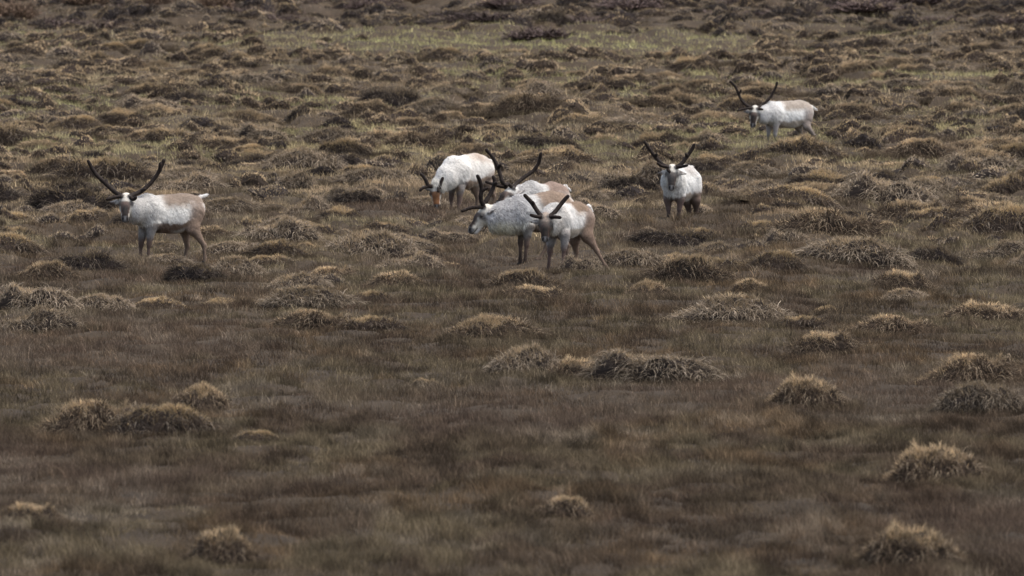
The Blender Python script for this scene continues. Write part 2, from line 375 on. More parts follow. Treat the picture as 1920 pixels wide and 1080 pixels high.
PAL = {  # top tones carry the light, side and core tones the shade
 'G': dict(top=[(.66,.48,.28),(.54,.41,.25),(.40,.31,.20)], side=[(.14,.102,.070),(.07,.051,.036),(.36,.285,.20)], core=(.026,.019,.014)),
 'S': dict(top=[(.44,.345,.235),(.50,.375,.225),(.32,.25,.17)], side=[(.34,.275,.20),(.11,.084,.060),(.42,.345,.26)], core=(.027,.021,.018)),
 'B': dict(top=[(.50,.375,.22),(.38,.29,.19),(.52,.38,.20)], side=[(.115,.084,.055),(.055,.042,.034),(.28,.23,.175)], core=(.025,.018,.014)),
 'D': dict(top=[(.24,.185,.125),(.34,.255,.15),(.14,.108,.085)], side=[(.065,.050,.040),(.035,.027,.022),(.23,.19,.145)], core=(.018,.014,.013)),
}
def tussock_geo(style, r, nb, nseg=4, seg=28, rings=9, bw=.0031):
    """unit tussock: about 1 m wide, 0.36 m high; loose dead blades over a ragged peat mound"""
    pal = PAL[style]
    ph = r.uniform(0, 100)
    off = r.uniform(-.16, .16)
    lob = [(r.uniform(-.24, .24), r.uniform(-.10, .12), r.uniform(.26, .40), r.uniform(.7, 1.0)) for _ in range(r.integers(1, 4))]+[(0, .03, .42, .9)]
    ex = r.uniform(1.4, 2.8)
    def prof(a, t):      # a angle, t 0 centre .. 1 rim -> position; steep side towards -y
        ca, sa = np.cos(a), np.sin(a)
        rad = .42*(1+.42*(fbm(ca*1.6+ph, sa*1.6+ph, 3)-.5)*2)
        rr = rad*t**.85; x = rr*ca*1.05; y = rr*sa*np.where(sa < 0, .70, .92)
        top = np.zeros_like(t*ca)
        for lx, ly, lr, lh in lob: top = np.maximum(top, lh*np.exp(-(((x-lx)/lr)**2+((y-ly)/lr)**2)*.55))
        fall = np.where(sa < 0, (1-t**(ex+1.5))**.7, (1-t**2.2)**.9)
        h = .34*top*fall*(1+.42*(fbm(x*7+ph+9, y*7+ph, 3)-.5)*2)
        return np.stack([x, y, h], -1)
    ts = np.linspace(0, 1, rings); an = np.linspace(0, 2*np.pi, seg, endpoint=False)
    V = [prof(np.zeros(1), np.zeros(1))]
    for t in ts[1:]: V.append(prof(an, np.full(seg, t)))
    V = np.concatenate(V); V[-seg:, 2] -= .30
    V[1:-seg] += r.normal(0, .008, (len(V)-1-seg, 3))
    lp = []; st = []
    for i in range(seg): st.append(len(lp)); lp += [0, 1+i, 1+(i+1) % seg]
    for k in range(rings-2):
        for i in range(seg):
            a0 = 1+k*seg; st.append(len(lp)); lp += [a0+i, a0+seg+i, a0+seg+(i+1) % seg, a0+(i+1) % seg]
    core = (V, np.array(lp), np.array(st), np.tile(np.array(pal['core']), (len(V), 1)))
    # blades
    a = r.uniform(0, 2*np.pi, nb); t = np.clip(r.random(nb)**.62*1.04, 0, 1)
    clump = fbm(np.cos(a)*t*5+ph, np.sin(a)*t*5, 2, 7)
    k = r.random(nb) < (.30+1.3*smooth(.33, .6, clump))*(1-.25*smooth(.6, .85, t)); a, t = a[k], t[k]; n = len(a)
    p = prof(a, t); e = 1e-3
    outd = np.stack([np.cos(a), np.sin(a), np.zeros(n)], 1)
    steep = smooth(.45, .95, t)
    top = (t < (.50+.14*r.normal(size=n))) | (np.sin(a) > .15+.25*r.normal(size=n))  # -y flank is left out: its shade is painted with the side tones
    d0 = outd*(.10+.50*steep)[:, None]+np.array([0, 0, 1])*(1.0-.55*steep)[:, None]+r.normal(0, .26, (n, 3))
    swirl = (fbm(np.cos(a)*1.5+ph, np.sin(a)*1.5, 2, 77)-.5)*2.2
    d0[:, 0] += -np.sin(a)*swirl*.5; d0[:, 1] += np.cos(a)*swirl*.5
    d0 /= np.linalg.norm(d0, axis=1)[:, None]
    ln = np.where(top, r.uniform(.04, .11, n), r.uniform(.09, .22, n))
    grav = np.where(top, r.uniform(.0, 1.0, n), r.uniform(2.0, 4.6, n))
    P = np.zeros((n, nseg+1, 3)); P[:, 0] = p-d0*.015; d = d0.copy()
    for j in range(nseg):
        P[:, j+1] = P[:, j]+d*(ln/nseg)[:, None]
        d = d+np.array([0, 0, -1])*(grav/nseg)[:, None]+r.normal(0, .13, (n, 3)); d /= np.linalg.norm(d, axis=1)[:, None]
    P[:, 1:, 2] = np.maximum(P[:, 1:, 2], .01)
    W = np.linspace(1, .35, nseg+1)[None]*(bw*r.uniform(.6, 1.4, n))[:, None]
    N = np.cross(d0, r.normal(size=(n, 3))); N /= np.linalg.norm(N, axis=1)[:, None]
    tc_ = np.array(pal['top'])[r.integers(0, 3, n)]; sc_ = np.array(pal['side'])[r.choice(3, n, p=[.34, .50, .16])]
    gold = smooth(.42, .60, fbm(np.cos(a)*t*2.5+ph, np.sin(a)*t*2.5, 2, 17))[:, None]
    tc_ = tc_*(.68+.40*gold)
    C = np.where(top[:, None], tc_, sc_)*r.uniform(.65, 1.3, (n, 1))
    m = nb//3                      # short bog grass rooted round the foot
    a = r.uniform(0, 2*np.pi, m); q = prof(a, np.full(m, .97)); q = q*(1+r.uniform(-.05, .50, m)[:, None]); q[:, 2] = 0
    hh = r.uniform(.04, .13, m); ln2 = r.normal(0, .4, (m, 2))
    P2 = np.stack([q, q+np.stack([ln2[:, 0]*hh*.3, ln2[:, 1]*hh*.3, hh*.55], 1), q+np.stack([ln2[:, 0]*hh, ln2[:, 1]*hh, hh], 1)], 1)
    W2 = np.array([1, .8, .4])[None]*(bw*r.uniform(.6, 1.2, m))[:, None]; y2 = r.uniform(-.9, .9, m)
    C2 = np.array([(.115, .086, .056), (.16, .125, .08), (.075, .054, .037)])[r.integers(0, 3, m)]*r.uniform(.6, 1.4, (m, 1))
    return merge([core+(1,), strips(P, W, N, C)+(0,), strips(P2, W2, np.stack([np.cos(y2), np.sin(y2), 0*y2], 1), C2)+(0,)])
m_, t_, b_ = new_mat('peat_core', .95); b_.inputs['Base Color'].default_value = (.03, .022, .016, 1)  # dark peat, deepened by painted shade for the gaps between blades
aa = t_.nodes.new('ShaderNodeAttribute'); aa.attribute_name = 'Col'; t_.links.new(aa.outputs['Color'], b_.inputs['Base Color']); M_PEAT = m_
def to_mesh(name, g):
    V, L, S, C, MI = g
    return mesh_np(name, V, L, S, C, (M_TUS, M_PEAT), False, MI)
VAR = {}
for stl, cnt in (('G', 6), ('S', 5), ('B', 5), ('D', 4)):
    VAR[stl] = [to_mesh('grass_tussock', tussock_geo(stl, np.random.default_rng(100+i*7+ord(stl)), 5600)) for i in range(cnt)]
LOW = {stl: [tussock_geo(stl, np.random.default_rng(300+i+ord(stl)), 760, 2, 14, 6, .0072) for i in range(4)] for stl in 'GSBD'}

ADJ = {'G': 'golden topped', 'S': 'grey straw', 'B': 'brown', 'D': 'dark heathery'}
def zone(px, py):
    if py < 70: return 'on the slope along the top edge'
    if py < 150: return 'near the green band above the herd' if 500 < px < 1350 else ('at upper left below the top slope' if px <= 500 else 'above and right of the far reindeer')
    if py < 235:
        if px < 480: return 'high above the leftmost reindeer'
        if px < 960: return 'high above the grazing reindeer'
        if px < 1350: return 'left of the far reindeer'
        return 'right of the far reindeer'
    if py < 340:
        if px < 170: return 'left of the leftmost antler tip'
        if px < 560: return 'behind the leftmost reindeer'
        if px < 830: return 'between leftmost and grazing reindeer, upper part'
        if px < 1190: return 'behind the close group'
        if px < 1400: return 'behind the front facing reindeer'
        return 'below the far reindeer, far right' if px > 1640 else 'just below the far reindeer'
    if py < 420:
        if px < 210: return 'left of the head of the leftmost reindeer'
        if px < 560: return 'right of the leftmost reindeer'
        if px < 830: return 'left of the grazing reindeer'
        if px < 1240: return 'between close group and front facing reindeer'
        if px < 1500: return 'right of the front facing reindeer'
        return 'in the crowded rows at far right'
    if px < 250: return 'left of the hooves of the leftmost reindeer'
    if px < 560: return 'right of the hooves of the leftmost reindeer'
    if px < 960: return 'in front of the grazing reindeer'
    if px < 1250: return 'right of the stepping reindeer hooves'
    if px < 1500: return 'in front of the front facing reindeer'
    return 'among the tangled rows at right'
def in_frame(a):
    s = ppm(a[1]); px = 960+a[0]*s; return -a[2]*s*.5 < px < 1920+a[2]*s*.5
order = sorted(range(len(tuss)), key=lambda i: -(tuss[i][2]*tuss[i][3]*ppm(tuss[i][1])**2 if in_frame(tuss[i]) else 0)-(1e9 if tuss[i][5] else 0))
indiv = order[:300]; rest = order[300:]
named = {}
for i in indiv:
    X, Y, wd, h, stl, lab = tuss[i]
    if lab is None:
        rr_ = np.clip(Y-292, 0, None); z = float(rr_*rr_*.0002); s = ppm(Y)
        px, py = 960+X*s, HORIZON+(CAM_H-z)*s
        named.setdefault((stl, zone(px, py), 'large' if wd > .8 else 'small'), []).append((px, py, i))
ORD = ['first', 'second', 'third', 'fourth', 'fifth', 'sixth', 'seventh', 'eighth', 'ninth', 'tenth', 'eleventh', 'twelfth', 'thirteenth', 'fourteenth', 'fifteenth', 'sixteenth']
def seat(X, Y, wd):        # the slope a tussock sits on, and the height of its foot
    d = wd*.38; h = [float(terrain(X+d, Y)), float(terrain(X-d, Y)), float(terrain(X, Y+d)), float(terrain(X, Y-d))]; c0 = float(terrain(X, Y))
    gx_, gy_ = (h[0]-h[1])/(2*d), (h[2]-h[3])/(2*d)
    mid = sum(h)/4
    return max(-.3, min(.3, gx_)), max(-.3, min(.3, gy_)), min(mid, c0+.02)-.02
labels = {}
for (stl, zn, sz), lst in named.items():
    lst.sort()
    for k, (px, py, i) in enumerate(lst):
        if len(lst) == 1: labels[i] = '%s %s tussock %s' % (sz, ADJ[stl], zn)
        elif len(lst) == 2: labels[i] = '%s %s tussock %s, %s of two' % (sz, ADJ[stl], zn, ('left', 'right')[k])
        else: labels[i] = '%s %s tussock %s, %s from left' % (sz, ADJ[stl], zn, ORD[min(k, 15)])
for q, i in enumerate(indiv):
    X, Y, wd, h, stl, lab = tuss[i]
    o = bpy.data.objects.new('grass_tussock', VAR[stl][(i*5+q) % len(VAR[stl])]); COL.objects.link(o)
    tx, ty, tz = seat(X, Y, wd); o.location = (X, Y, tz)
    sx = wd/.92; o.rotation_euler = (math.atan(ty), -math.atan(tx), rng.uniform(-.45, .45))  # small turn keeps the flank with painted shade towards the camera
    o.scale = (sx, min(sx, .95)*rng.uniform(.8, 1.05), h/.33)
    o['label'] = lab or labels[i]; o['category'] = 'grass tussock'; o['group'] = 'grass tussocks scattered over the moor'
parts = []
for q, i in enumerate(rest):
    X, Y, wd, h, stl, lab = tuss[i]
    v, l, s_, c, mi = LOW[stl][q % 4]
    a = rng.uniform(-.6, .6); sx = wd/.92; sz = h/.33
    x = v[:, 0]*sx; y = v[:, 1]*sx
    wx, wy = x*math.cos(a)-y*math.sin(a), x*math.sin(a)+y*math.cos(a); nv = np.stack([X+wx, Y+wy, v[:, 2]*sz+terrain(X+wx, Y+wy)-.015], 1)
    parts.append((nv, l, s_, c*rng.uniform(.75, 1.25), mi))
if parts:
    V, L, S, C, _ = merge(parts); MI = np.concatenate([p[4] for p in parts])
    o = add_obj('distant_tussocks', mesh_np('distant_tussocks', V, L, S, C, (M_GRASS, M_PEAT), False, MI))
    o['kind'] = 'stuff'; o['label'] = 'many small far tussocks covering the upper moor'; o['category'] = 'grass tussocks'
print('tussocks', len(tuss), 'individual', len(indiv))

# ------------------------------------------------------------------ low shrubs on the far slope
def shrub_geo(r, col):
    n = 520
    a = r.uniform(0, 2*np.pi, n); rad = .38*np.sqrt(r.random(n))
    p = np.stack([rad*np.cos(a), rad*np.sin(a), np.zeros(n)], 1)
    d = np.stack([np.cos(a)*rad*1.6, np.sin(a)*rad*1.6, np.ones(n)], 1)+r.normal(0, .22, (n, 3)); d /= np.linalg.norm(d, axis=1)[:, None]
    ln = r.uniform(.35, .95, n)*(1-.5*(rad/.38)**2)
    P = np.zeros((n, 4, 3)); P[:, 0] = p
    for j in range(3):
        P[:, j+1] = P[:, j]+d*(ln/3)[:, None]; d = d+r.normal(0, .2, (n, 3)); d /= np.linalg.norm(d, axis=1)[:, None]
    W = np.array([.012, .012, .010, .004])[None]*r.uniform(.7, 1.5, (n, 1))
    N = np.cross(d, r.normal(size=(n, 3))); N /= np.linalg.norm(N, axis=1)[:, None]
    C = np.array(col)[None]*r.uniform(.6, 1.5, (n, 1))
    tw = strips(P, W, N, C)
    m = 3200                      # small dead leaves
    i = r.integers(0, n, m); j = r.integers(1, 4, m); q = P[i, j]+r.normal(0, .03, (m, 3))
    L3 = np.stack([q, q+r.normal(0, .026, (m, 3)), q+r.normal(0, .026, (m, 3))], 1)
    C2 = np.repeat(np.array(col)[None]*r.uniform(.7, 1.9, (m, 1)), 3, 0)
    lv = (L3.reshape(-1, 3), np.arange(3*m), np.arange(m)*3, C2)
    V, L, S, C, _ = merge([tw, lv])
    return mesh_np('low_shrub', V, L, S, C, (M_SHRUB,))
SC = {'dark': (.060, .043, .038), 'rust': (.105, .072, .050), 'purple': (.080, .058, .052)}
SHV = {k: [shrub_geo(np.random.default_rng(500+i+len(k)), c) for i in range(3)] for k, c in SC.items()}
SH = [(25,38,'rust',70,'reddish brown shrub in the top left corner'),(100,52,'dark',90,'dark shrub at top left right of the corner one'),
 (180,60,'dark',110,'wide dark shrub under the top edge above the leftmost reindeer'),(160,25,'rust',60,'rust shrub behind the wide dark one at top left'),
 (240,30,'purple',80,'purple brown shrub on the slope at top left'),(300,22,'rust',60,'small rust shrub on top edge left of the centre'),
 (395,24,'rust',60,'rusty shrub at top edge with pale stems left of centre'),(450,34,'dark',90,'dark shrub along top edge left of centre'),
 (530,48,'dark',70,'dark bush on the slope above the grazing reindeer'),(480,18,'rust',80,'tall rusty shrub at top edge left of centre'),
 (610,14,'purple',80,'purple brown shrub cut by top edge near centre'),(700,20,'purple',70,'purple shrub at top edge above the grazing reindeer'),
 (770,12,'rust',60,'rust shrub cut by the top edge above the close group'),(850,42,'dark',90,'dark bush on the slope above the close group'),
 (905,62,'dark',110,'broad blackish bush above the green band'),(870,10,'rust',60,'rust tinted shrub cut by the top edge near centre'),
 (960,30,'purple',80,'purple bush right of centre on the slope'),(1010,80,'purple',90,'purple bush at the right end of the green band'),
 (1100,55,'dark',120,'broad dark bush high above the front facing reindeer'),(1050,20,'rust',70,'rust shrub on the slope right of centre'),
 (1180,35,'purple',90,'purple bush right of the broad dark one'),(1250,20,'dark',80,'dark shrub at top edge above the far reindeer'),
 (1330,42,'purple',90,'purple bush above the far reindeer'),(1400,15,'dark',90,'dark shrub at top edge right of centre'),
 (1470,40,'purple',80,'purple shrub high above the back of the far reindeer'),(1540,22,'dark',100,'wide dark shrub at top edge on the right'),
 (1620,44,'purple',90,'purple shrub on the right slope'),(1700,25,'dark',100,'dark shrub near the top right corner'),
 (1770,48,'purple',90,'purple shrub below the top right corner'),(1850,22,'dark',100,'dark shrub in the top right corner'),
 (1900,60,'dark',80,'dark bush at the right edge near the top')]
for k, (px, py, kind, wpx, lab) in enumerate(SH):
    g = ground(px, py); s = ppm(g[1]); wd = 1.15*wpx/s
    o = bpy.data.objects.new('low_shrub', SHV[kind][k % 3]); COL.objects.link(o)
    o.location = (g[0], g[1], float(terrain(g[0], g[1]))-.05); o.rotation_euler = (0, 0, k*1.3)
    o.scale = (wd/.9, wd/.9, {'rust': 1.1, 'dark': .75, 'purple': .65}[kind])
    o['label'] = lab; o['category'] = 'shrub'; o['group'] = 'low shrubs on the far slope'

# ------------------------------------------------------------------ reindeer
def surface_nets(F, org, h):
    S = F < 0
    nx, ny, nz = F.shape
    acc = np.zeros((nx-1, ny-1, nz-1, 3), np.float32); cnt = np.zeros((nx-1, ny-1, nz-1), np.float32)
    corners = [(i, j, k) for i in (0, 1) for j in (0, 1) for k in (0, 1)]
    sl = lambda c, n: slice(c, n-1+c)
    for c0 in corners:
        for ax in range(3):
            if c0[ax]: continue
            c1 = list(c0); c1[ax] = 1
            A = F[sl(c0[0], nx), sl(c0[1], ny), sl(c0[2], nz)]; B = F[sl(c1[0], nx), sl(c1[1], ny), sl(c1[2], nz)]
            mk = (A < 0) != (B < 0)
            t = np.where(mk, A/np.where(mk, A-B, 1), 0)
            for d in range(3):
                acc[..., d] += np.where(mk, c0[d]+(t if d == ax else 0), 0)
            cnt += mk
    act = cnt > 0
    idx = -np.ones(act.shape, np.int64); idx[act] = np.arange(act.sum())
    I = np.argwhere(act); V = (I+acc[act]/cnt[act][:, None])*h+org
    quads = []
    for ax in range(3):
        o1, o2 = (ax+1) % 3, (ax+2) % 3
        A = [slice(None)]*3; B = [slice(None)]*3; A[ax] = slice(0, -1); B[ax] = slice(1, None)
        a, b2 = S[tuple(A)], S[tuple(B)]
        for flip, mk in ((0, a & ~b2), (1, ~a & b2)):
            e = np.argwhere(mk); e = e[(e[:, o1] > 0) & (e[:, o2] > 0)]
            e = e[(e[:, o1] < F.shape[o1]-1) & (e[:, o2] < F.shape[o2]-1)]
            def at(d1, d2):
                q = e.copy(); q[:, o1] += d1; q[:, o2] += d2; return idx[q[:, 0], q[:, 1], q[:, 2]]
            q = np.stack([at(-1, -1), at(0, -1), at(0, 0), at(-1, 0)], 1)
            if flip: q = q[:, ::-1]
            quads.append(q)
    return V, np.concatenate(quads)

class Prim:
    def __init__(s, a, b, ra, rb, k=.03, tag='torso', n=None, q=1.0):
        s.a, s.b, s.ra, s.rb, s.k, s.tag = np.array(a, float), np.array(b, float), ra, rb, k, tag
        s.n = None if n is None else np.array(n, float)/np.linalg.norm(n); s.q = q
    def dist(s, P):
        A, B = s.a, s.b
        if s.n is not None:
            c = (A+B)/2; P = P+s.n*(((P-c)@s.n)*(s.q-1))[..., None]
            A = A+s.n*((A-c)@s.n)*(s.q-1); B = B+s.n*((B-c)@s.n)*(s.q-1)
        ba = B-A; L = max(ba@ba, 1e-9); h = np.clip(((P-A)@ba)/L, 0, 1)
        return np.linalg.norm(P-A-h[..., None]*ba, axis=-1)-(s.ra+(s.rb-s.ra)*h)
    def box(s):
        r = max(s.ra, s.rb)+.06+s.k
        if s.n is not None and s.q < 1: r = max(s.ra, s.rb)/s.q+.06+s.k
        return np.minimum(s.a, s.b)-r, np.maximum(s.a, s.b)+r
def sdf_mesh(prims, h, bump=None):
    lo = np.min([p.box()[0] for p in prims], 0)-h; hi = np.max([p.box()[1] for p in prims], 0)+h
    n = np.ceil((hi-lo)/h).astype(int)+1
    F = np.full(n, .3, np.float64)
    ax = [lo[d]+np.arange(n[d])*h for d in range(3)]
    for p in prims:
        l, u = p.box(); i0 = np.maximum(((l-lo)/h).astype(int), 0); i1 = np.minimum(((u-lo)/h).astype(int)+2, n)
        sl = tuple(slice(i0[d], i1[d]) for d in range(3))
        G = np.stack(np.meshgrid(*[ax[d][sl[d]] for d in range(3)], indexing='ij'), -1)
        D = p.dist(G); A = F[sl]
        hh = np.clip(.5+.5*(A-D)/p.k, 0, 1); F[sl] = A*(1-hh)+D*hh-p.k*hh*(1-hh)
    return surface_nets(F, lo, h)
def unit(v): v = np.array(v, float); return v/np.linalg.norm(v)
def vnormals(V, Q):
    fn = np.cross(V[Q[:, 2]]-V[Q[:, 0]], V[Q[:, 3]]-V[Q[:, 1]]); N = np.zeros_like(V)
    for i in range(4): np.add.at(N, Q[:, i], fn)
    return N/np.maximum(np.linalg.norm(N, axis=1), 1e-9)[:, None]

BASE = dict(side=(.66,.64,.61), saddle=(.34,.27,.205), belly=(.22,.15,.115), neck=(.58,.56,.53), face=(.070,.040,.029), bridge=(.022,.016,.014),
            fore=(.62,.58,.50), fleg=(.13,.090,.072), hleg=(.31,.225,.17), saddle_u=.30, saddle_v=.42, fleck=.12, mane=(.60,.58,.52))
def noise3(P, s, o=0.0): return fbm(P[:, 0]*s+o, P[:, 2]*s+P[:, 1]*s*.7+o, 3)

def reindeer(sp):
    g = ground(sp['base'][0], sp['base'][1]+6); gx, gy = g; gz = float(terrain(gx, gy))
    O = np.array([gx, gy, gz])
    def P3(p): return unproj(p[0], p[1], gy+(p[2] if len(p) > 2 else 0))-np.array([gx, gy, 0])-np.array([0, 0, gz])
    c = dict(BASE); c.update(sp.get('col', {})); c = {k: (np.array(v) if isinstance(v, tuple) else v) for k, v in c.items()}
    prims = []
    # torso
    st = []
    for (px, yt, yb, d) in sp['torso']:
        yb = yb-.09*(yb-yt); yt = yt+.015*(yb-yt)
        a = P3((px, yt, d)); b2 = P3((px, yb, d)); st.append(((a+b2)/2, (a[2]-b2[2])/2))
    Hd = unit((st[0][0]-st[-1][0])*np.array([1, 1, 0])); Lt = np.array([-Hd[1], Hd[0], 0])
    Q = sp.get('q', 1.42)
    for (a, ra), (b2, rb) in zip(st[:-1], st[1:]):
        prims.append(Prim(a, b2, ra, rb, .09, 'torso', Lt, Q))
    up = np.array([0, 0, 1.0])
    # shoulders and haunches
    f, fr = st[0]; rr_, rrr = st[-1]
    for s in (-1, 1):
        prims.append(Prim(f+Lt*s*fr*.42+up*fr*.15-Hd*.02, f+Lt*s*fr*.45-up*fr*.55, fr*.50, fr*.36, .08, 'torso'))
        prims.append(Prim(rr_+Lt*s*rrr*.36+up*rrr*.15, rr_+Lt*s*rrr*.46-up*rrr*.50+Hd*.03, rrr*.54, rrr*.42, .08, 'haunch'))
    # neck
    nk = [(P3(p[:3]), p[3]) for p in sp['neck']]
    for (a, ra), (b2, rb) in zip(nk[:-1], nk[1:]): prims.append(Prim(a, b2, ra, rb, .07, 'neck', Lt, sp.get('nq', 1.15)))
    # legs
    hooves = []
    for kind, pts in sp['legs']:
        J = [P3(p) for p in pts]
        tz = float(terrain(gx+J[-1][0], gy+J[-1][1]))-gz
        J[-1][2] = tz+.03
        if J[-2][2] < J[-1][2]+.12: J[-2][2] = J[-1][2]+.14
        if kind == 'f':
            # shoulder/elbow, knee, fetlock, hoof
            kn = J[1]; hf = J[2]; fet = kn*.22+hf*.78+np.array([0, 0, .012]);
            prims += [Prim(J[0], kn, .080, .037, .06, 'fleg'), Prim(kn+up*.02, kn-up*.02, .039, .036, .02, 'fleg'), Prim(kn, fet, .030, .022, .025, 'fleg'), Prim(fet, hf+up*.02, .031, .034, .02, 'fleg')]
        else:
            hip, sti, hk, hf = J; fet = hk*.25+hf*.75+Hd*-.005
            prims += [Prim(hip, sti, .15, .095, .07, 'hleg', Lt, 1.3), Prim(sti, hk, .085, .036, .05, 'hleg'), Prim(hk-Hd*.012, hk-Hd*.012-up*.02, .036, .033, .02, 'hleg'), Prim(hk, fet, .031, .023, .025, 'hleg'), Prim(fet, hf+up*.02, .031, .034, .02, 'hleg')]
        hooves.append(J[-1])
    # tail
    tl = [P3(p) for p in sp['tail']]; prims.append(Prim(tl[0], tl[1], .030, .018, .03, 'tail'))
    # head
    po, no = P3(sp['head'][0]), P3(sp['head'][1]); a_ = unit(no-po); k = np.linalg.norm(no-po)/.325
    dr = np.array(sp['head'][2], float); dr = unit(dr-a_*(dr@a_)); la = np.cross(dr, a_)
    if la[0] < 0 and sp.get('flip', False): la = -la
    H = lambda a, b, c_: po+(a_*a+la*b+dr*c_)*k
    hp = [Prim(H(.0, 0, -.04), H(.13, 0, -.035), .092*k, .090*k, .04, 'head'),
          Prim(H(.13, 0, -.035), H(.28, 0, -.028), .082*k, .056*k, .03, 'head', la, 1.04),
          Prim(H(.285, 0, -.028), H(.325, 0, -.034), .058*k, .050*k, .015, 'head'),
          Prim(H(.09, 0, -.088), H(.305, 0, -.082), .068*k, .038*k, .03, 'head'),
          Prim(H(.04, 0, -.09), H(.10, 0, -.09), .085*k, .07*k, .04, 'head')]
    for s in (-1, 1):
        hp.append(Prim(H(.10, s*.070, -.002), H(.128, s*.070, -.008), .028*k, .024*k, .02, 'head'))
        hp.append(Prim(H(.0, s*.055, .02), H(-.005, s*.05, .045), .026*k, .024*k, .02, 'pedicle'))
        e = sp.get('ear', {}).get(s, (-.01, .10, -.03))
        e0 = H(.045, s*.075, -.035); ev = la*s*e[1]+a_*e[0]+dr*e[2]; ev = unit(ev)
        fn = unit(np.cross(ev, unit(np.cross(ev, dr)+1e-6)))
        hp.append(Prim(e0, e0+ev*.060*k, .020*k, .040*k, .015, 'ear', fn, 2.0)); hp.append(Prim(e0+ev*.060*k, e0+ev*.165*k, .040*k, .010*k, .012, 'ear', fn, 2.2))
    prims += hp
    V, Qd = sdf_mesh(prims, .0125)
    for _ in range(1):
        pass
    N = vnormals(V, Qd)
    hm_ = smooth(.20, .30, np.linalg.norm(V-(po+no)/2, axis=1))*smooth(.25, .55, V[:, 2])
    V = V+N*(hm_*(.022*(noise3(V, 9, 3)-.5)+.012*(noise3(V+np.array([0, 0, 1.]), 26, 8)-.5)))[:, None]
    N = vnormals(V, Qd)
    # ---------------- colour
    Dm = {}
    for p in prims:
        lo, hi = p.box(); mk = np.all((V > lo) & (V < hi), 1); d = np.full(len(V), 9.0); d[mk] = p.dist(V[mk])
        Dm[p.tag] = np.minimum(Dm.get(p.tag, np.full(len(V), 9.0)), d)
    uu = ((V-st[0][0])@(-Hd))/max(((st[-1][0]-st[0][0])@(-Hd)), .1)
    cz = np.interp(uu, np.linspace(0, 1, len(st)), [s_[0][2] for s_ in st]); rz = np.interp(uu, np.linspace(0, 1, len(st)), [s_[1] for s_ in st])
    vv = (V[:, 2]-cz)/rz
    n1 = noise3(V, 7, 5+gx)-.5; n2 = noise3(V, 22, 9+gx)-.5; n3 = noise3(V, 60, 2)-.5
    def mx(A, B, t): t = t[:, None]; return A*(1-t)+B*t
    tor = np.tile(c['side'], (len(V), 1))
    sad = smooth(c['saddle_u']-.12, c['saddle_u']+.12, uu+.25*n1)*smooth(c['saddle_v']-.28, c['saddle_v']+.28, vv+.45*n1+.3*n2)
    tor = mx(tor, c['saddle'], sad)
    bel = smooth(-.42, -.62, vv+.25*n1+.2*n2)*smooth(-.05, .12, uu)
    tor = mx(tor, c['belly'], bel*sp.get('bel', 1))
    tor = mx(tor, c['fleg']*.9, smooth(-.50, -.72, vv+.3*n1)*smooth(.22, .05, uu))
    tor = mx(tor, c['side']*1.05, smooth(-.80, -.95, vv)*smooth(.3, .5, uu)*.5)
    hau = mx(tor, c['hleg'], smooth(sp.get('hv', .15), sp.get('hv', .15)-.5, vv+.3*n1)*.85)
    hau = mx(hau, c['side']*1.02, smooth(1.12, 1.3, uu)*.8)
    neck = np.tile(c['neck'], (len(V), 1)); neck = mx(neck, c['mane'], smooth(-.2, -.6, vv))
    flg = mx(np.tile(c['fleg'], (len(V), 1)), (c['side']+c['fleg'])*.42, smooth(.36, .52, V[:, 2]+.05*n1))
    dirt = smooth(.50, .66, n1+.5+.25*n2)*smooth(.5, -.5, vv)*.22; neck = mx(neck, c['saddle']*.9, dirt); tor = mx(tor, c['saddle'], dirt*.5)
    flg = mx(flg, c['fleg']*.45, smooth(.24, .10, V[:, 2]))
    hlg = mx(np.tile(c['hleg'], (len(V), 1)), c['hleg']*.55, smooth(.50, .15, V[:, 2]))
    far_ = smooth(.0, -.1, (V-st[0][0])@Lt*np.sign(-Lt[1]+1e-9))      # far side inner legs
    hx = (V-po)/k; ha, hb, hc = hx@a_, hx@la, hx@dr
    hd_ = np.tile(c['fore']*.95, (len(V), 1))
    fw = np.interp(ha, [.08, .18, .28], [.080, .056, .044])*sp.get('fw', 1.0); face = smooth(.070, .100, ha+.03*n1)*smooth(fw+.018, fw-.004, np.abs(hb)+.02*n2)*smooth(-.055, -.03, hc)
    hd_ = mx(hd_, c['face'], face)
    hd_ = mx(hd_, c['bridge'], smooth(.11, .20, ha)*smooth(.048, .034, np.abs(hb))*smooth(-.02, .005, hc)*face)
    eyep = np.exp(-((ha-.105)/.045)**2-((np.abs(hb)-.085)/.042)**2-((hc+.01)/.07)**2)
    hd_ = mx(hd_, np.array([.035, .024, .02]), np.clip(eyep*1.6, 0, 1)*.95)
    hd_ = mx(hd_, c['face']*.45, smooth(.06, .09, ha)*smooth(.055, .07, np.abs(hb))*smooth(.15, .12, ha)*.5*smooth(-.07, -.02, hc))
    nose = smooth(.295, .312, ha)*smooth(-.052, -.042, hc)
    hd_ = mx(hd_, np.array([.24, .23, .225]), nose)
    nos = np.exp(-((np.abs(hb)-.030)/.016)**2-((ha-.335)/.028)**2)*smooth(-.05, -.03, hc)
    hd_ = mx(hd_, np.array([.012, .010, .010]), np.clip(nos*1.4, 0, 1))
    lip = smooth(.245, .27, ha)*np.exp(-((hc+.062)/.010)**2); hd_ = mx(hd_, np.array([.02, .015, .015]), np.clip(lip, 0, 1)*.9)
    hd_ = mx(hd_, np.array([.62, .60, .57]), smooth(.22, .27, ha)*smooth(-.068, -.078, hc))
    ear = mx(np.tile(np.array([.16, .13, .115]), (len(V), 1)), np.array([.42, .40, .37]), smooth(.0, .3, n2+.12))
    ped = np.tile(np.array([.05, .035, .03]), (len(V), 1))
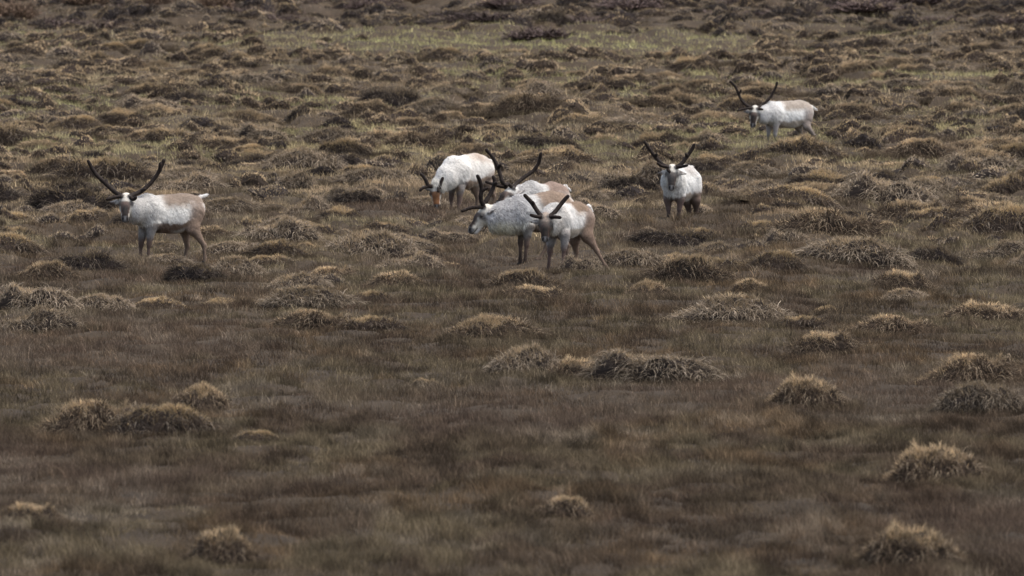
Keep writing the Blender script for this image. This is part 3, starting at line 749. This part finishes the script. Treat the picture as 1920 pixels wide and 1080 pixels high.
    cmap = dict(torso=tor, haunch=hau, neck=neck, fleg=flg, hleg=hlg, head=hd_, ear=ear, pedicle=ped, tail=np.tile(np.array([.74, .73, .70]), (len(V), 1)))
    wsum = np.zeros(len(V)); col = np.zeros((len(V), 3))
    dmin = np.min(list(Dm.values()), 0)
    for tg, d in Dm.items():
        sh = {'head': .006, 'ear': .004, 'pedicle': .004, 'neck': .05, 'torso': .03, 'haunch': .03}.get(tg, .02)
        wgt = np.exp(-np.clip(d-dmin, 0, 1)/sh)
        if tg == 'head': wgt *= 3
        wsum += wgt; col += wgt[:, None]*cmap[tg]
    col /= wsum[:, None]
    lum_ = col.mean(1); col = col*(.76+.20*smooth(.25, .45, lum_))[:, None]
    inner = (N@Lt)*((V-st[0][0])@Lt) < 0
    for (pt, rad, cc, am) in sp.get('spots', ()):
        col = mx(col, np.array(cc), am*np.exp(-(np.linalg.norm(V-P3(pt), axis=1)/rad)**4))
    col = np.clip(col*(1+.5*n3[:, None]*c['fleck']*2*smooth(.0, .03, Dm['head']-dmin)[:, None]), 0.004, .85)
    root = bpy.data.objects.new('reindeer', None); COL.objects.link(root); root.location = tuple(O); root.empty_display_size = .3
    root['label'] = sp['label']; root['category'] = 'reindeer'; root['group'] = 'reindeer grazing and standing on the moor'
    me = mesh_np('body', V, Qd.ravel(), np.arange(len(Qd))*4, col, (M_SKINFUR,), True); add_obj('body', me, root)
    # ---------------- fur
    r = np.random.default_rng(int(abs(gx*100))+5)
    fn = np.linalg.norm(np.cross(V[Qd[:, 2]]-V[Qd[:, 0]], V[Qd[:, 3]]-V[Qd[:, 1]]), axis=1)
    isneck = smooth(.03, .0, Dm['neck']-dmin); istail = smooth(.02, 0, Dm['tail']-dmin)
    ishead = np.clip(smooth(.02, 0, Dm['head']-dmin)+smooth(.02, 0, Dm['ear']-dmin), 0, 1); isleg = smooth(.02, 0, np.minimum(Dm['fleg'], Dm['hleg'])-dmin)*smooth(.50, .40, V[:, 2])
    nf = 42000; fi = r.choice(len(Qd), nf, p=fn/fn.sum()); bw = r.dirichlet(np.ones(4), nf)
    q = Qd[fi]; p = (V[q]*bw[..., None]).sum(1); nn = unit_rows((N[q]*bw[..., None]).sum(1)); cc = (col[q]*bw[..., None]).sum(1)
    att = lambda A: (A[q]*bw).sum(1)
    an_, at_, ah, al = att(isneck), att(istail), att(ishead), att(isleg)
    low = smooth(.1, -.7, att(vv))
    ln = (.026+an_*(.018+.055*low)+at_*.012)*(1-.78*ah)*(1-.72*al)*r.uniform(.6, 1.35, nf)
    flow = -Hd*.7+np.array([0, 0, -.75])
    fl = np.tile(flow, (nf, 1))+r.normal(0, .28, (nf, 3)); fl += (a_*-1.2)[None]*ah[:, None]
    tdir = np.array(unit(tl[1]-tl[0])); fl = fl*(1-at_[:, None])+tdir*at_[:, None]
    fl -= nn*(fl*nn).sum(1)[:, None]; fl = unit_rows(fl)
    dd = unit_rows(fl+nn*(.28+.15*r.random((nf, 1))))
    tip = p+dd*ln[:, None]+np.array([0, 0, -1])*(ln*.15)[:, None]
    P = np.stack([p-nn*.004, p*.45+tip*.55+nn*(ln*.10)[:, None], tip], 1)
    side = unit_rows(np.cross(dd, nn)+1e-6); W = np.array([1, .8, .2])[None]*(.0030*r.uniform(.7, 1.4, nf))[:, None]
    fk = 1+r.normal(0, 1, nf)*(.06+.8*c['fleck']*(.8*an_+.2)*(1-ah)); dark = (r.random(nf) < c['fleck']*.45*(.25+an_)*(1-ah))
    cc = cc*np.clip(fk, .5, 1.35)[:, None]; cc[dark] *= .42
    vS, lS, sS, cS = strips(P, W, side, np.clip(cc, .004, .88))
    add_obj('fur_coat', mesh_np('fur_coat', vS, lS, sS, cS, (M_FUR,)), root)
    # ---------------- antlers
    bases = [H(-.005, s*.052, .03) for s in (-1, 1)]
    b00, b01 = [P3(q_[0][0]) for q_ in sp['antlers']]; nr = np.linalg.norm
    if nr(bases[0]-b00)+nr(bases[1]-b01) > nr(bases[1]-b00)+nr(bases[0]-b01): bases = bases[::-1]
    for ai, beams in enumerate(sp['antlers']):
        ap = []
        b0 = P3(beams[0][0]); bb = bases[ai]
        for bi, bm in enumerate(beams):
            pts_ = [P3(x) for x in bm]
            if bi < 2 and not (bi == 1 and len(bm) == 2 and sp.get('stub1', False)):
                pts_ = [bb]+pts_[1:] if np.linalg.norm(pts_[0]-bb) < .22 else pts_
            r0, r1 = ((.035, .026) if bi == 0 else (.029, .022))
            r0 *= sp.get('ar', 1); r1 *= sp.get('ar', 1)
            # resample smoothly
            pts_ = np.array(pts_); m = len(pts_); tt = np.linspace(0, m-1, (m-1)*4+1); out = []
            for t in tt:
                i = min(int(t), m-2); f_ = t-i; p0, p1, p2, p3 = pts_[max(i-1, 0)], pts_[i], pts_[i+1], pts_[min(i+2, m-1)]
                out.append(.5*((2*p1)+(-p0+p2)*f_+(2*p0-5*p1+4*p2-p3)*f_**2+(-p0+3*p1-3*p2+p3)*f_**3))
            for i in range(len(out)-1):
                ra = r0+(r1-r0)*i/(len(out)-1); rb = r0+(r1-r0)*(i+1)/(len(out)-1)
                wob = 1+.10*math.sin(i*2.3+gx*7+bi)
                ap.append(Prim(out[i], out[i+1], ra*wob, rb*wob, .012, 'antler'))
        av, aq = sdf_mesh(ap, .008)
        nz = noise3(av, 30, 4)
        ac = np.array([.016, .011, .009])[None]*(.6+.9*nz)[:, None]
        add_obj('antler', mesh_np('antler', av, aq.ravel(), np.arange(len(aq))*4, ac, (M_ANT,), True), root)
    # ---------------- eyes
    for s in (-1, 1):
        ep = H(.113, s*.090, -.002); n_ = 12; vs_ = []
        th = np.linspace(0, np.pi, 7); ph = np.linspace(0, 2*np.pi, n_, endpoint=False)
        vs_ = [ep+.0175*k*np.array([0, 0, 1])]
        for t1 in th[1:-1]: vs_ += [ep+.0175*k*np.array([math.sin(t1)*math.cos(p1), math.sin(t1)*math.sin(p1), math.cos(t1)]) for p1 in ph]
        vs_.append(ep-.0175*k*np.array([0, 0, 1])); fs = [(0, 1+i, 1+(i+1) % n_) for i in range(n_)]
        for q_ in range(4): fs += [(1+q_*n_+i, 1+(q_+1)*n_+i, 1+(q_+1)*n_+(i+1) % n_, 1+q_*n_+(i+1) % n_) for i in range(n_)]
        fs += [(61, 49+(i+1) % n_, 49+i) for i in range(n_)]
        me = bpy.data.meshes.new('eye'); me.from_pydata([tuple(x) for x in vs_], [], fs); me.materials.append(M_EYE)
        for f_ in me.polygons: f_.use_smooth = True
        add_obj('eye', me, root)
    # ---------------- cloven hooves
    for hpnt in hooves:
        vs_ = []; fs = []
        for s in (-1, 1):
            for zi, (z, fw, bk, wd) in enumerate(((-.035, .060, .030, .030), (.0, .050, .028, .027), (.035, .030, .022, .022))):
                cx = s*(.017 if z < .02 else .012)
                for (u_, l_) in ((fw, .35), (fw*.55, 1), (-bk, 1), (-bk*1.1, -.6), (fw*.5, -.7)):
                    vs_.append(hpnt+Hd*u_+Lt*(cx+s*l_*wd*.5)+up*z)
            o0 = (0 if s < 0 else 15)
            for zi in range(2):
                for i in range(5): fs.append((o0+zi*5+i, o0+zi*5+(i+1) % 5, o0+zi*5+5+(i+1) % 5, o0+zi*5+5+i))
            fs += [tuple(o0+i for i in range(5)), tuple(o0+10+i for i in range(5))]
        me = bpy.data.meshes.new('hoof'); me.from_pydata([tuple(x) for x in vs_], [], fs); me.materials.append(M_HOOF)
        add_obj('hoof', me, root)
def unit_rows(A): return A/np.maximum(np.linalg.norm(A, axis=1), 1e-9)[:, None]

FRONT = (0, -1, .35)
HERD = [
 dict(label='leftmost reindeer, standing side on with long antlers in a V, face to camera', base=(318,492),
  torso=[(282,366,437,-.22),(304,368,440,-.08),(328,366,441,.06),(350,364,432,.20),(362,367,420,.28)],
  neck=[(272,392,-.30,.24),(254,392,-.44,.17),(241,386,-.50,.115)],
  head=[(236,371,-.52),(234.5,409,-.70),FRONT],
  legs=[('f',[(270,424,-.22),(264.5,458,-.20),(263,495,-.20)]),('f',[(284,424,-.36),(279.5,458,-.36),(277,491,-.38)]),
        ('h',[(360,398,.34),(346,428,.32),(351,461,.38),(344.5,491,.36)]),('h',[(367,397,.14),(361,428,.06),(382,459,.14),(384.5,493,.12)])],
  tail=[(374,370,.36),(387,366,.44)],
  antlers=[[[(228,368,-.52),(213,358,-.46),(198,344,-.38),(182,329,-.32),(173,316,-.30),(165.5,302,-.30)],[(229,369,-.52),(214,370,-.60),(200,374,-.66)],[(200,346,-.39),(199,338,-.36)]],
           [[(243,370,-.52),(253,364,-.46),(267,357,-.38),(282,344,-.32),(295,327,-.28),(303,311,-.28),(307,301,-.28)],[(243,371,-.52),(250,374,-.60),(255,370,-.66)],[(266,358,-.40),(272,355,-.46)],[(300,318,-.29),(300.5,306,-.31)]]],
  col=dict(saddle=(.34,.27,.215), belly=(.20,.14,.105), face=(.085,.040,.028), saddle_u=.18, side=(.66,.65,.62))),
 dict(label='grazing reindeer with its head down in the grass and short forked antlers', base=(880,400),
  torso=[(858,294,356,-.38),(872,292,357,-.12),(889,289,353,.14),(902,292,347,.34),(908,297,341,.44)],
  neck=[(851,318,-.48,.25),(838,330,-.66,.19),(823,346,-.78,.125)],
  head=[(816,350,-.84),(819,386,-.92),(0,-1,.1)],
  legs=[('f',[(848,348,-.38),(846,372,-.36),(845.5,396,-.36)]),('f',[(863,350,-.50),(861.5,376,-.50),(859,402,-.54)]),
        ('h',[(904,326,.30),(889,348,.24),(895,372,.32),(893,397,.28)]),('h',[(914,322,.50),(916,345,.42),(926,368,.56),(925.5,394,.56)])],
  tail=[(912,299,.50),(920,301,.60)],
  antlers=[[[(810,356,-.88),(803,348,-.92),(798.5,338,-.92),(794,331,-.90),(789.5,327,-.90)],[(800,346,-.92),(794,352,-.98),(787.5,357.5,-1.02)]],
           [[(822,357,-.88),(824,351,-.92),(826.5,343,-.92),(830,334,-.90)],[(824,353,-.92),(822,359,-.98)]]],
  ear={-1:(-.06,.09,-.02),1:(-.06,.09,-.02)},
  col=dict(saddle=(.55,.49,.43), side=(.74,.72,.68), neck=(.74,.72,.68), face=(.28,.13,.06), bridge=(.24,.11,.05), belly=(.40,.30,.22), saddle_v=.55, fleck=.08, fleg=(.17,.12,.10)),
  spots=[((855,354,-.62),.085,(.22,.11,.035),.95),((849.5,313.5,-.65),.035,(.20,.18,.17),.7),((897,293,.1),.12,(.42,.32,.25),.6)]),
 dict(label='reindeer half hidden behind the low headed one, with wide curved antlers', base=(1010,452),
  torso=[(1000,342,408,-.28),(1016,347,410,-.08),(1034,343,409,.12),(1046,344,404,.28)],
  neck=[(992,366,-.36,.24),(977,366,-.50,.16),(963,364,-.60,.115)],
  head=[(958,357,-.62),(932,383,-.86),(-.6,-.8,.7)],
  legs=[('f',[(992,396,-.22),(991,425,-.22),(991,450,-.22)]),('f',[(1008,396,-.36),(1008,427,-.36),(1007,454,-.36)]),
        ('h',[(1044,375,.34),(1036,402,.30),(1044,428,.36),(1042,450,.36)]),('h',[(1052,375,.16),(1048,402,.1),(1062,430,.18),(1060,454,.16)])],
  tail=[(1059,350,.40),(1068,356,.48)],
  antlers=[[[(945,349,-.66),(943,343,-.66),(938,328,-.62),(933.5,313,-.58),(925,297,-.56),(912,281,-.56)],[(945,350,-.66),(928,346.5,-.76),(912,341,-.84)],[(934,314,-.60),(939,309,-.66)]],
           [[(961,351,-.56),(967,346,-.50),(983,332.5,-.38),(1000,320,-.30),(1010.5,305,-.28),(1014,288,-.30)],[(961,351,-.56),(953,345,-.70),(949,347,-.80)]]],
  ear={-1:(-.11,.05,-.01),1:(-.11,.05,-.01)},
  col=dict(neck=(.48,.47,.46), side=(.62,.61,.58), saddle=(.36,.27,.22), fleck=.22, saddle_u=.35, saddle_v=.3, fore=(.62,.6,.56), face=(.16,.115,.095))),
 dict(label='reindeer in profile with its grey neck stretched low, middle of the close group', base=(1015,490),
  torso=[(985,366,440,-.10),(1003,368,438,-.02),(1022,362,437,.05),(1040,360,432,.12),(1050,364,424,.16)],
  neck=[(975,399,-.12,.29),(955,405,-.15,.245),(934,407,-.18,.205),(915,405,-.20,.145)],
  head=[(909,392,-.20),(881,429,-.26),(-.8,-.2,.5)],
  legs=[('f',[(978,426,.02),(976,456,.02),(975.5,486,.02)]),('f',[(990,426,-.24),(987.5,458,-.24),(984,490,-.24)]),
        ('h',[(1046,400,.0),(1030,436,-.02),(1025,463,-.04),(1007,498,-.10)]),('h',[(1052,400,.26),(1044,432,.26),(1064,458,.30),(1062,488,.30)])],
  tail=[(1064,372,.2),(1074,378,.24)],
  antlers=[[[(903,388,-.28),(901.5,372,-.30),(903,355,-.30),(900,340,-.32),(895.5,330,-.34)],[(903,389,-.28),(887,389,-.34),(867,395.5,-.40)],[(903,358,-.30),(914,352.5,-.32)]],
           [[(910,384,-.12),(918,366,-.04),(925,352,.0),(927.5,340,.0),(925,331.5,.0)],[(926,346,.0),(931,343,-.06)]]],
  nq=1.25, ear={-1:(-.08,.07,-.03),1:(-.08,.07,-.03)},
  col=dict(neck=(.47,.46,.455), side=(.61,.60,.57), saddle=(.38,.285,.215), fleck=.25, saddle_u=.30, saddle_v=.25, mane=(.60,.57,.46), face=(.065,.043,.034), bridge=(.050,.035,.030)),
  spots=[((938,430,-.3),.16,(.62,.57,.40),.6)]),
 dict(label='stepping reindeer in front of the close group, brown saddle and hind leg stretched back', base=(1070,506),
  torso=[(1046,385,447,-.32),(1057,383,449,-.14),(1070,381,448,.04),(1082,380,441,.20),(1089,383,432,.30)],
  neck=[(1040,408,-.42,.23),(1031,414,-.58,.165),(1025,416,-.66,.115)],
  head=[(1022.5,409,-.70),(1022,447,-.84),FRONT],
  legs=[('f',[(1034,440,-.26),(1031,472,-.26),(1027.5,505,-.28)]),('f',[(1059,438,-.46),(1057.5,467,-.46),(1054,499,-.48)]),
        ('h',[(1088,420,.36),(1076,447,.32),(1080,472,.38),(1077,496,.34)]),('h',[(1100,412,.20),(1100,440,.12),(1119,470,.16),(1139,514,.10)])],
  tail=[(1104,386,.42),(1109,394,.48)],
  antlers=[[[(1015,407,-.70),(1007,395,-.66),(998.5,382,-.62),(991,373.5,-.60),(984,366,-.60)],[(1015,408,-.70),(1005,406,-.80),(995,403,-.84)],[(1000,384,-.62),(999,379,-.66)]],
           [[(1030,406,-.70),(1040.5,397.5,-.66),(1051,384,-.60),(1059.5,373.5,-.58),(1065,368,-.58)],[(1030,407,-.70),(1042,407,-.80),(1051,408,-.84)]]],
  col=dict(saddle=(.31,.228,.165), saddle_u=.38, saddle_v=.38, side=(.70,.69,.67), belly=(.50,.44,.36), face=(.060,.033,.024), bridge=(.020,.014,.012), fore=(.38,.29,.22), fleg=(.15,.10,.085), hleg=(.29,.205,.155)),
  fw=1.3, spots=[((1022,404,-.80),.045,(.45,.33,.22),.4)]),
 dict(label='reindeer facing the camera head on, standing alone right of the close group', base=(1275,424),
  torso=[(1265,324,380,-.36),(1273,315,382,-.12),(1281,310,382,.12),(1287,309,379,.30)],
  neck=[(1262,338,-.48,.235),(1260.5,332,-.62,.17),(1260,326,-.70,.12)],
  head=[(1260.5,316,-.72),(1259,350.5,-.88),FRONT],
  legs=[('f',[(1252,374,-.34),(1253.5,394,-.34),(1254,416,-.36)]),('f',[(1276,374,-.40),(1274,394,-.40),(1272.5,417,-.42)]),
        ('h',[(1283,350,.36),(1287,374,.30),(1292,397,.36),(1290,421,.30)]),('h',[(1303,350,.30),(1305,374,.24),(1305,397,.32),(1303,421,.26)])],
  tail=[(1296,314,.50),(1299,320,.56)],
  antlers=[[[(1250,316,-.74),(1243,309,-.72),(1232,298,-.68),(1221.5,285,-.66),(1209,266,-.66)],[(1250,317,-.74),(1241,311,-.84),(1233,306,-.88)],[(1229,294,-.67),(1231,289,-.72)],[(1252,318,-.76),(1256,322,-.86)]],
           [[(1270,316,-.74),(1278,307,-.72),(1288,294,-.68),(1296.5,281.5,-.66),(1302,271,-.66)],[(1270,316,-.74),(1280,312,-.84),(1288.5,310,-.90)],[(1289,293,-.68),(1286,289,-.72)]]],
  ear={-1:(.01,.11,-.02),1:(.01,.11,-.02)}, fw=1.15, hv=-.25, q=1.55,
  col=dict(side=(.72,.72,.70), neck=(.66,.65,.62), saddle=(.50,.47,.44), saddle_v=.5, belly=(.42,.36,.30), face=(.055,.031,.024), bridge=(.018,.013,.012), fore=(.62,.58,.50), hleg=(.20,.14,.11), fleg=(.15,.105,.09)),
  ),
 dict(label='farthest reindeer, small at upper right, side on with high curved antlers', base=(1485,277),
  torso=[(1451,190,239,-.24),(1466,191,242,-.08),(1483,190,243,.08),(1500,189,239,.24),(1508,191,233,.32)],
  neck=[(1443,210,-.36,.25),(1431,213,-.48,.18),(1421,213,-.56,.12)],
  head=[(1415.5,205,-.60),(1411.5,234,-.76),(-.1,-1,.35)],
  legs=[('f',[(1442,234,-.20),(1441,252,-.20),(1440,273,-.20)]),('f',[(1455,234,-.36),(1453.5,253,-.36),(1453,275,-.36)]),
        ('h',[(1504,212,.36),(1496,236,.34),(1503,254,.38),(1500,272,.36)]),('h',[(1514,212,.20),(1512,236,.14),(1526,254,.20),(1529,273,.18)])],
  tail=[(1521,199,.42),(1530,205,.48)],
  antlers=[[[(1409,203,-.60),(1399,197,-.56),(1390,187,-.50),(1384.5,175,-.46),(1378.5,162,-.44),(1369.5,153,-.44)],[(1409,204,-.60),(1396,204,-.70),(1382.5,207.5,-.78)],[(1386,176,-.48),(1389.5,168.5,-.50)]],
           [[(1421,206,-.58),(1428,198,-.52),(1439,188.5,-.46),(1447,179,-.42),(1453.5,166,-.40),(1457,155,-.40)],[(1421,207,-.58),(1430,205,-.72)]]],
  col=dict(side=(.72,.72,.70), neck=(.68,.67,.65), saddle=(.43,.375,.32), saddle_u=.15, saddle_v=.35, belly=(.46,.40,.33), hleg=(.38,.32,.28), fleg=(.36,.33,.31), fleck=.06)),
]
for sp in HERD: reindeer(sp)
